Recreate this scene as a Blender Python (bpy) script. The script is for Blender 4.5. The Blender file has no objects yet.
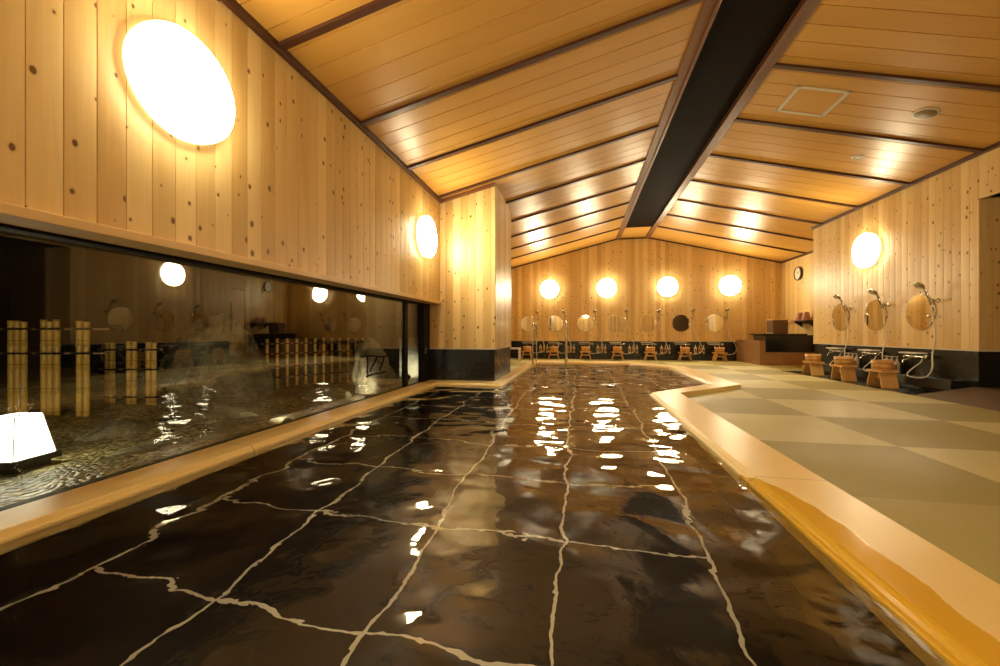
import bpy, bmesh, math, random
from mathutils import Vector, Matrix, noise as mnoise
random.seed(7)
PI = math.pi
C = bpy.context.scene.collection
sc = bpy.context.scene

# ------------------------------------------------------------------ camera, world, exposure
cam_d = bpy.data.cameras.new('camera')
cam = bpy.data.objects.new('camera', cam_d); C.objects.link(cam)
cam.location = (0, 0, 0.70)
cam.rotation_euler = (PI/2, 0, math.radians(11.2))
cam_d.sensor_width = 36.0
cam_d.lens = 408.0/1000.0*36.0
cam_d.clip_start = 0.02
sc.camera = cam
wd = bpy.data.worlds.new('night'); sc.world = wd; wd.use_nodes = True
wd.node_tree.nodes['Background'].inputs[0].default_value = (0.02, 0.03, 0.05, 1)
wd.node_tree.nodes['Background'].inputs[1].default_value = 0.05
sc.view_settings.view_transform = 'Standard'
sc.view_settings.look = 'None'
sc.view_settings.exposure = 0.15
sc.view_settings.gamma = 1.0
sc.view_settings.use_curve_mapping = False
sc.cycles.max_bounces = 14
sc.cycles.diffuse_bounces = 6
sc.cycles.glossy_bounces = 6
sc.cycles.transmission_bounces = 10
sc.cycles.transparent_max_bounces = 16
sc.cycles.sample_clamp_indirect = 40.0
sc.cycles.use_denoising = True
LAMP = 46.0          # wall lamp diffusers
LAMPC = (1.0, 0.86, 0.55)

# ------------------------------------------------------------------ geometry constants (metres)
XL, XG, XR, XR2 = -1.91, -2.09, 4.19, 4.90     # upper left wall, window glass, right panel, recessed right wall
YF, YB = 11.3, -2.7                            # far and back walls
PX, PY0, PY1 = -1.13, 5.38, 6.65               # pillar
ZW = 0.49                                      # foot of the boarding
WZ = 0.012                                     # water level
def zl(x): return 3.22 + .242*(x - .95)
def zr(x): return 3.22 - .242*(x - 1.742)

# ------------------------------------------------------------------ node helpers
class NT:
    def __init__(s, name):
        s.m = bpy.data.materials.new(name); s.m.use_nodes = True
        s.t = s.m.node_tree; s.p = s.t.nodes['Principled BSDF']; s.out = s.t.nodes['Material Output']
    def n(s, typ, **kw):
        nd = s.t.nodes.new(typ)
        for k, v in kw.items(): setattr(nd, k, v)
        return nd
    def set(s, sock, v):
        if isinstance(v, bpy.types.NodeSocket): s.t.links.new(v, sock)
        elif v is not None: sock.default_value = v
    def math(s, op, a, b=None, c=None):
        nd = s.n('ShaderNodeMath', operation=op)
        s.set(nd.inputs[0], a); s.set(nd.inputs[1], b); s.set(nd.inputs[2], c)
        return nd.outputs[0]
    def mix(s, f, a, b, blend='MIX'):
        nd = s.n('ShaderNodeMix', data_type='RGBA', blend_type=blend)
        s.set(nd.inputs[0], f); s.set(nd.inputs[6], rgba(a)); s.set(nd.inputs[7], rgba(b))
        return nd.outputs[2]
    def xyz(s):
        tc = s.n('ShaderNodeTexCoord'); sp = s.n('ShaderNodeSeparateXYZ')
        s.t.links.new(tc.outputs['Object'], sp.inputs[0])
        return sp.outputs[0], sp.outputs[1], sp.outputs[2], tc.outputs['Object']
    def comb(s, x, y, z):
        nd = s.n('ShaderNodeCombineXYZ'); s.set(nd.inputs[0], x); s.set(nd.inputs[1], y); s.set(nd.inputs[2], z)
        return nd.outputs[0]
    def noise(s, vec, scale=5, detail=3, rough=.5, dist=0):
        nd = s.n('ShaderNodeTexNoise'); s.set(nd.inputs['Vector'], vec)
        nd.inputs['Scale'].default_value = scale; nd.inputs['Detail'].default_value = detail
        nd.inputs['Roughness'].default_value = rough; nd.inputs['Distortion'].default_value = dist
        return nd.outputs[0]
    def maprange(s, v, a, b, c=0, d=1):
        nd = s.n('ShaderNodeMapRange'); s.set(nd.inputs[0], v)
        for i, k in enumerate((a, b, c, d)): nd.inputs[i+1].default_value = k
        return nd.outputs[0]
    def bump(s, h, dist=.005, strength=1.0):
        nd = s.n('ShaderNodeBump'); s.set(nd.inputs['Height'], h)
        nd.inputs['Distance'].default_value = dist; nd.inputs['Strength'].default_value = strength
        s.t.links.new(nd.outputs[0], s.p.inputs['Normal']); return nd.outputs[0]
    def fin(s, base=None, rough=None, metal=None, **kw):
        if base is not None: s.set(s.p.inputs['Base Color'], rgba(base))
        if rough is not None: s.set(s.p.inputs['Roughness'], rough)
        if metal is not None: s.set(s.p.inputs['Metallic'], metal)
        for k, v in kw.items(): s.set(s.p.inputs[k.replace('_', ' ')], v)
        return s.m
def rgba(c):
    if isinstance(c, bpy.types.NodeSocket) or c is None: return c
    return (c[0], c[1], c[2], 1.0)

def plain(name, col, rough=.5, metal=0, noise=.06, scale=30, **kw):
    t = NT(name); x, y, z, v = t.xyz()
    n = t.noise(v, scale, 3)
    dark = tuple(k*(1-noise*2) for k in col)
    return t.fin(t.mix(n, dark, col), rough, metal, **kw)

def boards(name, axis, w=.108, c1=(.62, .395, .13), c2=(.90, .68, .32), rough=.36, knots=True, along=2, convex=True, off=0.0, knot_col=(.20, .085, .025), coat=0.0, vary=.62):
    """vertical or long boards: tone per board, grain along it, scattered knots"""
    t = NT(name); X = t.xyz(); a = X[axis]; b = X[along]
    s = t.math('DIVIDE', t.math('ADD', a, off), w)
    idx = t.math('FLOOR', s); fr = t.math('FRACT', s)
    wn = t.n('ShaderNodeTexWhiteNoise', noise_dimensions='1D'); t.set(wn.inputs['W'], idx)
    tone = wn.outputs[0]
    shift = t.math('MULTIPLY', tone, 37.0)
    vg = t.comb(t.math('MULTIPLY', a, 42.0), t.math('ADD', t.math('MULTIPLY', b, 1.6), shift), shift)
    g = t.noise(vg, 1.0, 4, .55, .9)
    vb = t.comb(t.math('MULTIPLY', a, 9.0), t.math('ADD', t.math('MULTIPLY', b, .9), shift), shift)
    g2 = t.noise(vb, 1.0, 2, .5, .6)
    f = t.math('ADD', t.math('MULTIPLY', tone, vary), t.math('ADD', t.math('MULTIPLY', g, .40), t.math('MULTIPLY', g2, .35)))
    f = t.maprange(f, .28, 1.05)
    col = t.mix(f, c1, c2)
    if knots:
        vk = t.comb(t.math('ADD', a, t.math('MULTIPLY', tone, 3.0)), t.math('MULTIPLY', b, .70), idx)
        vo = t.n('ShaderNodeTexVoronoi', voronoi_dimensions='2D'); t.set(vo.inputs['Vector'], vk)
        vo.inputs['Scale'].default_value = 8.5; vo.inputs['Randomness'].default_value = 1.0
        rnd = t.n('ShaderNodeSeparateColor'); t.t.links.new(vo.outputs['Color'], rnd.inputs[0])
        dens = t.noise(t.comb(t.math('MULTIPLY', a, 2.2), t.math('MULTIPLY', b, .9), 5.0), 1.0, 1)
        size = t.maprange(t.math('ADD', rnd.outputs[0], t.math('MULTIPLY', t.math('SUBTRACT', dens, .5), 1.4)), .20, 1.05, 0.0, .11)
        kd = t.math('SUBTRACT', t.math('ADD', vo.outputs['Distance'], t.math('MULTIPLY', t.math('SUBTRACT', g, .5), .06)), size)
        k = t.maprange(kd, -.012, .012, 1, 0)
        ring = t.maprange(kd, 0, .07, .30, 0)
        ring = t.math('MULTIPLY', ring, t.math('GREATER_THAN', size, .01))
        k = t.math('MULTIPLY', k, t.math('GREATER_THAN', size, .012))
        col = t.mix(ring, col, tuple(v*.72 for v in c1))
        col = t.mix(k, col, knot_col)
    h = t.math('MULTIPLY', g, .12)
    if convex:
        q = t.math('SUBTRACT', fr, .5)
        h = t.math('SUBTRACT', h, t.math('MULTIPLY', t.math('MULTIPLY', q, q), 2.2))
        t.bump(h, .0028)
    else: t.bump(h, .0015)
    r = t.math('ADD', rough - .06, t.math('MULTIPLY', g, .12))
    return t.fin(col, r, 0, Coat_Weight=coat, Coat_Roughness=.25)

M = {}
M['wall_y'] = boards('pine_boards_side', 1)
M['wall_x'] = boards('pine_boards_far', 0)
M['ceiling'] = boards('ceiling_planks', 1, .196, (.60, .315, .062), (.74, .425, .105), .34, knots=False, along=0, off=.0, convex=False, vary=.22)
M['hatch'] = M['ceiling']
M['batten'] = plain('dark_red_batten', (.085, .026, .011), .38, noise=.15)
M['beam'] = plain('brown_beam', (.22, .085, .035), .36, noise=.15)
M['trimwood'] = boards('pale_trim', 0, 30.0, (.76, .52, .23), (.86, .63, .32), .4, knots=False, along=1, convex=False)
M['stonestrip'] = plain('pale_edging', (.70, .66, .56), .35)

def granite():
    t = NT('black_granite'); x, y, z, v = t.xyz()
    n = t.noise(v, 60, 4, .7); n2 = t.noise(v, 3, 3, .5)
    col = t.mix(t.maprange(n, .45, .75), (.010, .011, .010), (.022, .023, .020))
    col = t.mix(t.math('MULTIPLY', n2, .5), col, (.012, .014, .012))
    # panel joints every 0.6 m
    return t.fin(col, t.maprange(n2, .3, .7, .18, .36), 0)
M['granite'] = granite()

def hinoki(axis_wet):
    """smooth pale cypress kerb; the overflow keeps a strip by the water's edge soaked"""
    t = NT('cypress_kerb' + ('_soaked' if axis_wet else '')); x, y, z, v = t.xyz()
    vg = t.comb(t.math('MULTIPLY', x, 30), t.math('MULTIPLY', y, 1.5), 0)
    g = t.noise(vg, 1, 4, .5, .8); g2 = t.noise(v, 3, 2)
    col = t.mix(t.math('MULTIPLY', t.math('ADD', g, g2), .5), (.80, .59, .225), (.93, .76, .36))
    rough = .34
    if axis_wet:
        wob = t.noise(t.comb(0, y, 0), 5.0, 4, .55)
        edge = t.math('ADD', .835, t.math('MULTIPLY', wob, .07))
        lim = t.maprange(y, 1.7, 2.25, 0, .16)
        edge = t.math('SUBTRACT', edge, lim)
        m = t.maprange(t.math('SUBTRACT', edge, x), -.002, .004)
        m = t.math('MULTIPLY', m, t.math('MULTIPLY', t.math('GREATER_THAN', x, .5), t.math('LESS_THAN', y, 4.0)))
        col = t.mix(m, col, t.mix(t.math('MULTIPLY', g2, .7), (.72, .42, .035), (.80, .52, .06)))
        rough = t.maprange(m, 0, 1, .36, .10)
    # butt joints between lengths
    sj = t.math('ABSOLUTE', t.math('SUBTRACT', t.math('FRACT', t.math('DIVIDE', t.math('SUBTRACT', y, 1.04), 2.0)), .5))
    j = t.math('LESS_THAN', sj, .0022)
    col = t.mix(t.math('MULTIPLY', j, .45), col, (.30, .14, .035))
    return t.fin(col, rough, 0)
M['kerb'] = hinoki(True)

def tatami():
    t = NT('tatami_tiles'); x, y, z, v = t.xyz()
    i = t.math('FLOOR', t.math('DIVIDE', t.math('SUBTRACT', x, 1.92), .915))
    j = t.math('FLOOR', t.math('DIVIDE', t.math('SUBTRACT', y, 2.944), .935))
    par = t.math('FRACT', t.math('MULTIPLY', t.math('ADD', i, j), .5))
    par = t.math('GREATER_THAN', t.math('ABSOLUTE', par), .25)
    weave = t.n('ShaderNodeTexWave'); t.set(weave.inputs['Vector'], v); weave.inputs['Scale'].default_value = 60
    n = t.noise(v, 1.3, 3); n2 = t.noise(v, 25, 3)
    par = t.math('MULTIPLY', par, t.maprange(j, -1.6, -1.4, .25, 1.0))  # weave sheen painted as light and dark tiles, fading in the near rows
    light = t.mix(n2, (.60, .575, .27), (.68, .65, .33))
    dark = t.mix(n2, (.33, .29, .085), (.39, .35, .115))
    col = t.mix(par, dark, light)
    col = t.mix(t.math('MULTIPLY', t.maprange(n, .35, .7), .25), col, (.42, .38, .13))
    t.bump(t.math('ADD', t.math('MULTIPLY', n2, .3), weave.outputs[1]), .0006)
    return t.fin(col, t.maprange(n, .3, .7, .42, .6), 0)
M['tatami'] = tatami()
M['brownfloor'] = plain('brown_floor', (.15, .095, .045), .5, noise=.12, scale=8)

def basin():
    """polished black tiles 0.6 m with pale joints"""
    t = NT('black_pool_tiles'); x, y, z, v = t.xyz()
    def line(c, o, w):
        f = t.math('ABSOLUTE', t.math('SUBTRACT', t.math('FRACT', t.math('ADD', t.math('DIVIDE', t.math('SUBTRACT', c, o), .6), .5)), .5))
        return t.math('LESS_THAN', f, w)
    lx = line(x, .515, .0110); ly = t.math('MULTIPLY', line(y, 1.83, .011), t.math('LESS_THAN', x, .52))
    m = t.math('MAXIMUM', t.math('MAXIMUM', lx, ly), t.math('LESS_THAN', x, -1.846))
    m = t.math('MULTIPLY', m, t.math('LESS_THAN', z, WZ-.598))
    n = t.noise(v, 40, 3)
    col = t.mix(m, t.mix(n, (.010, .007, .005), (.022, .016, .011)), (.90, .90, .76))
    return t.fin(col, .3, 0)
M['basin'] = basin()

def water():
    t = NT('bath_water'); x, y, z, v = t.xyz()
    a = t.noise(t.comb(x, y, 0), 3.0, 0.5, .4, .3)
    b = t.noise(t.comb(t.math('MULTIPLY', x, .8), y, 4.0), 8.0, 0.5, .4, .2)
    c = t.noise(t.comb(t.math('ADD', x, 3.0), y, 9.0), 24.0, 1.0, .4, .3)
    h = t.math('ADD', a, t.math('ADD', t.math('MULTIPLY', b, .27), t.math('MULTIPLY', c, .03)))
    t.bump(h, .025)
    return t.fin((1, 1, 1), 0.0, 0, Transmission_Weight=1.0, IOR=1.42)
M['water'] = water()

def glass(name, ior, tint, rough=0.0):
    t = NT(name); t.t.nodes.remove(t.p)
    tr = t.n('ShaderNodeBsdfTransparent'); tr.inputs[0].default_value = rgba(tint)
    gl = t.n('ShaderNodeBsdfGlossy'); gl.inputs['Roughness'].default_value = rough
    fr = t.n('ShaderNodeFresnel'); ge = t.n('ShaderNodeNewGeometry'); t.set(fr.inputs[0], t.maprange(ge.outputs['Backfacing'], 0, 1, ior, 1/ior))
    mx = t.n('ShaderNodeMixShader')
    t.t.links.new(fr.outputs[0], mx.inputs[0]); t.t.links.new(tr.outputs[0], mx.inputs[1]); t.t.links.new(gl.outputs[0], mx.inputs[2])
    t.t.links.new(mx.outputs[0], t.out.inputs[0]); return t.m
M['glass'] = glass('window_glass', 1.75, (.93, .95, .93))

M['droplet'] = plain('clear_droplet', (.95, .95, .9), .08, Transmission_Weight=.35, IOR=1.33)
M['chrome'] = plain('chrome', (.62, .60, .57), .14, 1.0, noise=.02)
M['steel'] = plain('brushed_steel', (.60, .58, .54), .22, 1.0, noise=.03)
M['mirror'] = plain('mirror_silver', (.86, .86, .84), .01, 1.0, noise=.0)
M['hose'] = plain('pale_metal_hose', (.72, .70, .64), .3, .35)
M['white'] = plain('white_plastic', (.78, .76, .70), .35)
M['blackframe'] = plain('black_window_frame', (.010, .009, .008), .6, Specular_IOR_Level=.2)
M['grille'] = None
def grille():
    t = NT('dark_perforated_grille'); x, y, z, v = t.xyz()
    vo = t.n('ShaderNodeTexVoronoi'); t.set(vo.inputs['Vector'], v); vo.inputs['Scale'].default_value = 60; vo.inputs['Randomness'].default_value = 0
    m = t.maprange(vo.outputs['Distance'], .30, .36)
    col = t.mix(m, (.004, .003, .002), (.018, .010, .007))
    t.bump(m, .002)
    return t.fin(col, .6, 0, Specular_IOR_Level=.02)
M['grille'] = grille()
M['lampbody'] = plain('x', (.7,.6,.4)) if 0 else plain('cream_lamp_body', (.72, .62, .42), .5)
def emit(name, col, st, mottled=0):
    t = NT(name); x, y, z, v = t.xyz()
    t.fin(tuple(.8*c for c in col), .4)
    t.set(t.p.inputs['Emission Color'], rgba(col)); t.p.inputs['Emission Strength'].default_value = st
    return t.m
M['diffuser'] = emit('opal_lamp_diffuser', LAMPC, LAMP)
M['rim'] = emit('glowing_lamp_rim', (1.0, .82, .48), 2.1)
M['paper'] = emit('lit_lantern_paper', (1.0, .93, .68), 12)
M['spotglow'] = emit('garden_spot_lens', (1.0, .95, .78), 60)
M['ledglow'] = emit('small_ceiling_light', (1.0, .80, .45), 3.0)
M['wood_stool'] = boards('hinoki_stool', 0, .055, (.62, .33, .095), (.78, .47, .165), .42, knots=False, along=2, convex=False)
M['bucketwood'] = boards('hinoki_bucket', 0, .034, (.62, .32, .09), (.80, .47, .16), .4, knots=False, along=2, convex=False)
M['hoop'] = plain('bucket_hoop', (.42, .20, .05), .35)
def tubwood():
    t = NT('brown_wood_tub'); x, y, z, v = t.xyz()
    s = t.math('FLOOR', t.math('DIVIDE', z, .13))
    vg = t.comb(t.math('MULTIPLY', t.math('ADD', x, y), 1.4), t.math('MULTIPLY', z, 40), s)
    g = t.noise(vg, 1, 4, .5, .6)
    return t.fin(t.mix(g, (.20, .10, .04), (.42, .23, .10)), .45)
M['tubwood'] = tubwood()
M['darkwood'] = plain('dark_brown_wood', (.15, .075, .032), .45, noise=.2)
M['navy'] = plain('glossy_black_stone', (.008, .009, .014), .22)
M['pink'] = plain('dusty_pink_plastic', (.46, .20, .13), .45)
M['darkshelf'] = plain('dark_shelf', (.05, .025, .012), .45)
M['rubber'] = plain('clock_rim', (.10, .055, .03), .4)
M['clockface'] = plain('clock_face', (.78, .74, .62), .4)
M['ink'] = plain('dark_ink', (.01, .01, .01), .5)
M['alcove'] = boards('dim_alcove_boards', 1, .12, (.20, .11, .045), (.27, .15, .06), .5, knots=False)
M['slat'] = plain('dark_slat_door', (.05, .03, .016), .5)
M['bottle_a'] = plain('cream_bottle', (.80, .68, .42), .35)
M['bottle_b'] = plain('amber_bottle', (.55, .30, .10), .35)
M['bottle_c'] = plain('ivory_bottle', (.74, .70, .58), .35)
M['label'] = plain('bottle_label', (.30, .16, .07), .5)
def bamboo():
    t = NT('tan_bamboo'); x, y, z, v = t.xyz()
    n = t.noise(t.comb(t.math('MULTIPLY', x, 30), t.math('MULTIPLY', y, 30), t.math('MULTIPLY', z, 2)), 1, 3)
    node = t.math('LESS_THAN', t.math('FRACT', t.math('DIVIDE', z, .21)), .035)
    col = t.mix(n, (.55, .29, .04), (.90, .56, .12))
    return t.fin(t.mix(t.math('MULTIPLY', node, .6), col, (.12, .06, .02)), .4)
M['bamboo'] = bamboo()
M['rail'] = plain('brown_bamboo_rail', (.30, .16, .06), .5)
M['rope'] = plain('black_palm_rope', (.012, .008, .006), .8)
def rock(name, c1, c2, sc_=3):
    t = NT(name); x, y, z, v = t.xyz()
    n = t.noise(v, sc_, 8, .65, .5); n2 = t.noise(v, 30, 4)
    t.bump(t.math('ADD', n, t.math('MULTIPLY', n2, .2)), .09)
    return t.fin(t.mix(t.maprange(n, .3, .7), c1, c2), .75)
M['rock'] = rock('garden_rock', (.07, .06, .03), (.34, .30, .17), 5)
M['palerock'] = rock('pale_rock', (.16, .14, .08), (.55, .50, .34), 6)
def gravel():
    t = NT('wet_gravel'); x, y, z, v = t.xyz()
    vo = t.n('ShaderNodeTexVoronoi'); t.set(vo.inputs['Vector'], v); vo.inputs['Scale'].default_value = 38
    sp = t.n('ShaderNodeSeparateColor'); t.t.links.new(vo.outputs['Color'], sp.inputs[0])
    n = t.noise(v, 2.5, 3)
    col = t.mix(sp.outputs[0], (.05, .04, .012), (.85, .70, .30))
    col = t.mix(t.math('MULTIPLY', t.maprange(n, .4, .65), .6), col, (.12, .105, .04))
    t.bump(t.math('SUBTRACT', 1.0, vo.outputs['Distance']), .02)
    return t.fin(col, t.maprange(sp.outputs[1], 0, 1, .25, .6))
M['gravel'] = gravel()
M['plaster'] = rock('garden_plaster', (.22, .20, .15), (.36, .34, .26), 2)
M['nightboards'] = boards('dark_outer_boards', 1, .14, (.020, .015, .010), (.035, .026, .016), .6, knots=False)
M['lanternbase'] = plain('dark_lantern_base', (.03, .026, .02), .6)

# ------------------------------------------------------------------ mesh helpers
class MB:
    def __init__(s): s.bm = bmesh.new()
    def box(s, x0, x1, y0, y1, z0, z1, mtx=None):
        vs = [s.bm.verts.new((x, y, z)) for x in (x0, x1) for y in (y0, y1) for z in (z0, z1)]
        for f in ((0, 1, 3, 2), (4, 6, 7, 5), (0, 4, 5, 1), (2, 3, 7, 6), (0, 2, 6, 4), (1, 5, 7, 3)):
            s.bm.faces.new([vs[i] for i in f])
        if mtx is not None: bmesh.ops.transform(s.bm, matrix=mtx, verts=vs)
        return vs
    def hexa(s, b, t):
        """solid between a bottom and a top ring of points"""
        n = len(b); B = [s.bm.verts.new(p) for p in b]; T = [s.bm.verts.new(p) for p in t]
        s.bm.faces.new(B[::-1]); s.bm.faces.new(T)
        for i in range(n): s.bm.faces.new((B[i], B[(i+1) % n], T[(i+1) % n], T[i]))
    def lathe(s, prof, n=32, mtx=None, smooth=True, caps=True):
        """prof: (r,z) list, revolved about z"""
        rings = []; new = []
        for r, z in prof:
            if r < 1e-6: vs = [s.bm.verts.new((0, 0, z))]
            else: vs = [s.bm.verts.new((r*math.cos(2*PI*k/n), r*math.sin(2*PI*k/n), z)) for k in range(n)]
            rings.append(vs); new += vs
        for A, B in zip(rings, rings[1:]):
            if len(A) == 1 and len(B) == 1: continue
            for k in range(n):
                k2 = (k+1) % n
                if len(A) == 1: f = s.bm.faces.new((A[0], B[k2], B[k]))
                elif len(B) == 1: f = s.bm.faces.new((A[k], A[k2], B[0]))
                else: f = s.bm.faces.new((A[k], A[k2], B[k2], B[k]))
                f.smooth = smooth
        if caps:
            if len(rings[0]) > 1: s.bm.faces.new(rings[0][::-1])
            if len(rings[-1]) > 1: s.bm.faces.new(rings[-1])
        if mtx is not None: bmesh.ops.transform(s.bm, matrix=mtx, verts=new)
        return new
    def tube(s, pts, r, n=10, r2=None):
        pts = [Vector(p) for p in pts]; rings = []
        up = Vector((0, 0, 1))
        t0 = (pts[1]-pts[0]).normalized()
        if abs(t0.dot(up)) > .95: up = Vector((1, 0, 0))
        nrm = (up - t0*up.dot(t0)).normalized()
        for i, p in enumerate(pts):
            t = (pts[min(i+1, len(pts)-1)] - pts[max(i-1, 0)]).normalized()
            nrm = (nrm - t*nrm.dot(t)).normalized(); bn = t.cross(nrm)
            rr = r if r2 is None else r + (r2-r)*i/(len(pts)-1)
            rings.append([s.bm.verts.new(p + (nrm*math.cos(2*PI*k/n) + bn*math.sin(2*PI*k/n))*rr) for k in range(n)])
        for A, B in zip(rings, rings[1:]):
            for k in range(n):
                f = s.bm.faces.new((A[k], A[(k+1) % n], B[(k+1) % n], B[k])); f.smooth = True
        s.bm.faces.new(rings[0][::-1]); s.bm.faces.new(rings[-1])
    def build(s, name, mat, parent=None, bevel=0, kind=None):
        bmesh.ops.recalc_face_normals(s.bm, faces=s.bm.faces)
        me = bpy.data.meshes.new(name); s.bm.to_mesh(me); s.bm.free(); me.materials.append(mat)
        o = bpy.data.objects.new(name, me); C.objects.link(o)
        if parent is not None: o.parent = parent
        if bevel:
            b = o.modifiers.new('edge', 'BEVEL'); b.width = bevel; b.segments = 2; b.limit_method = 'ANGLE'
        if kind: o['kind'] = kind
        return o
def spline(pts, n=8):
    """Catmull-Rom through pts"""
    P = [Vector(p) for p in pts]; P = [P[0]*2-P[1]] + P + [P[-1]*2-P[-2]]; out = []
    for i in range(1, len(P)-2):
        for k in range(n):
            t = k/n; a, b, c, d = P[i-1:i+3]
            out.append(.5*((2*b) + (c-a)*t + (2*a-5*b+4*c-d)*t*t + (3*b-a-3*c+d)*t**3))
    out.append(P[-2]); return out
def tag(o, label, cat, group=None, kind=None):
    o['label'] = label; o['category'] = cat
    if group: o['group'] = group
    if kind: o['kind'] = kind
    return o
def empty(name, loc=(0, 0, 0), rz=0):
    o = bpy.data.objects.new(name, None); C.objects.link(o); o.location = loc; o.rotation_euler = (0, 0, rz); o.empty_display_size = .1
    return o
def struct(o, label, cat):
    return tag(o, label, cat, kind='structure')
def copy_tree(o, parent=None):
    c = o.copy(); C.objects.link(c); c.parent = parent
    for ch in list(o.children): copy_tree(ch, c)
    return c
RX = lambda a: Matrix.Rotation(a, 4, 'X'); RY = lambda a: Matrix.Rotation(a, 4, 'Y'); RZ = lambda a: Matrix.Rotation(a, 4, 'Z'); TR = lambda x, y, z: Matrix.Translation((x, y, z))

def board_panel(mb, axis, a0, a1, face, sign, z0, ztop, w=.108, thick=.05, g=.0018, d=.006):
    """grooved boarding: runs along axis (0 = x, 1 = y), its face at `face`, looking towards `sign` of the other axis"""
    k0 = math.floor(a0/w) - 1; prof = [(a0, 0)]
    for k in range(k0, math.ceil(a1/w)+1):
        c = k*w
        for da, dd in ((-g, 0), (-g+.0004, d), (g-.0004, d), (g, 0)):
            if a0 + .001 < c+da < a1 - .001: prof.append((c+da, dd))
    prof.append((a1, 0))
    def pt(a, dd, z):
        f = face - sign*dd
        return (a, f, z) if axis == 0 else (f, a, z)
    zt = ztop if callable(ztop) else (lambda a: ztop)
    fb = [mb.bm.verts.new(pt(a, dd, z0)) for a, dd in prof]; ft = [mb.bm.verts.new(pt(a, dd, zt(a))) for a, dd in prof]
    bb = [mb.bm.verts.new(pt(a, thick, z0)) for a, dd in prof]; bt = [mb.bm.verts.new(pt(a, thick, zt(a))) for a, dd in prof]
    n = len(prof)
    for i in range(n-1):
        mb.bm.faces.new((fb[i], fb[i+1], ft[i+1], ft[i])); mb.bm.faces.new((bb[i], bt[i], bt[i+1], bb[i+1]))
        mb.bm.faces.new((ft[i], ft[i+1], bt[i+1], bt[i])); mb.bm.faces.new((fb[i], bb[i], bb[i+1], fb[i+1]))
    mb.bm.faces.new((fb[0], ft[0], bt[0], bb[0])); mb.bm.faces.new((fb[-1], bb[-1], bt[-1], ft[-1]))

# ================================================================== POOL
IN = [(-1.86, -1.6), (-1.86, 5.12), (-1.0, 5.12), (-1.0, 9.2), (1.02, 9.2), (1.655, 8.3), (1.655, 5.72), (.757, 4.73), (.757, -1.6)]
OUT = [(XG+.015, -1.9), (XG+.015, PY0+.03), (PX-.02, PY0+.03), (PX-.02, 9.7), (1.16, 9.7), (1.985, 8.5), (1.985, 5.655), (1.065, 4.745), (1.065, -1.9)]
KZ = .05
def kerb_mesh():
    mb = MB(); n = len(IN); rings = []
    for (ix, iy), (ox, oy) in zip(IN, OUT):
        i = Vector((ix, iy, 0)); d = Vector((ox-ix, oy-iy, 0)); L = d.length; u = d/L
        sec = [(-.012, -.10), (-.012, .022), (-.008, .0265), (.004, .030), (.020, KZ-.004), (.030, KZ), (L-.004, KZ), (L, KZ-.004), (L, -.02), (.10, -.10)]
        rings.append([mb.bm.verts.new(i + u*a + Vector((0, 0, z))) for a, z in sec])
    m = len(rings[0])
    for a in range(n):
        A, B = rings[a], rings[(a+1) % n]
        for k in range(m):
            mb.bm.faces.new((A[k], A[(k+1) % m], B[(k+1) % m], B[k]))
    return mb
o = kerb_mesh().build('pool_kerb', M['kerb']); struct(o, 'smooth yellow cypress kerb running all round the indoor bath', 'kerb')
# basin
mb = MB(); DEP = WZ - .60
bot = [mb.bm.verts.new((x, y, DEP)) for x, y in IN]; top = [mb.bm.verts.new((x, y, -.02)) for x, y in IN]
mb.bm.faces.new(bot)
for i in range(len(IN)): mb.bm.faces.new((bot[i], bot[(i+1) % len(IN)], top[(i+1) % len(IN)], top[i]))
o = mb.build('pool_basin', M['basin']); struct(o, 'black tiled bath basin with pale joints under the water', 'pool')
mb = MB()
f = mb.bm.faces.new([mb.bm.verts.new((x, y, WZ)) for x, y in IN])
o = mb.build('pool_water', M['water']); 
if o.data.polygons[0].normal.z < 0: o.data.flip_normals()
struct(o, 'dark rippled bath water mirroring the boarded ceiling and lamps', 'water')

# ================================================================== FLOOR
def poly_floor(name, pts, z, mat, thick=.05):
    mb = MB(); mb.hexa([(x, y, z-thick) for x, y in pts], [(x, y, z) for x, y in pts]); return mb.build(name, mat)
EX = 3.665
mb = MB()
O = OUT
def fquad(pts, z=0.0): mb.bm.faces.new([mb.bm.verts.new((x, y, z)) for x, y in pts])
fquad([(1.06, YB), (EX, YB), (EX, 4.745), (1.06, 4.745)])
fquad([(1.065, 4.745), (EX, 4.745), (EX, 5.655), (1.985, 5.655)])
fquad([(1.98, 5.655), (EX, 5.655), (EX, 8.5), (1.98, 8.5)])
fquad([(1.985, 8.5), (EX, 8.5), (EX, 9.7), (1.16, 9.7)])
fquad([(XL, 9.69), (EX, 9.69), (EX, YF), (XL, YF)])
fquad([(XL, PY1), (PX-.02, PY1), (PX-.02, 9.69), (XL, 9.69)])
fquad([(XG, YB), (1.06, YB), (1.06, -1.9), (XG, -1.9)])
fquad([(EX, 8.47), (XR2, 8.47), (XR2, YF), (EX, YF)])
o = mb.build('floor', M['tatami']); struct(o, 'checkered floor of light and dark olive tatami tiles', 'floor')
mb = MB(); mb.box(EX, XR+.03, 5.40, 8.47, -.05, .002); mb.box(XR-.06, XR, 5.42, 8.44, .002, .05)
o = mb.build('floor_drain', M['granite'], kind='structure'); struct(o, 'black stone shower floor along the right wall', 'floor')
mb = MB()
mb.hexa([(EX, YB, -.05), (XR, YB, -.05), (XR, 5.40, -.05), (EX, 5.40, -.05)], [(EX, YB, .001), (XR, YB, .115), (XR, 5.36, .115), (EX, 5.40, .001)])
mb.box(XR, 6.3, YB, 5.34, -.05, .115)
o = mb.build('floor_ramp', M['brownfloor']); struct(o, 'brown floor sloping up into the doorway beside the black shower wall', 'floor')

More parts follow.
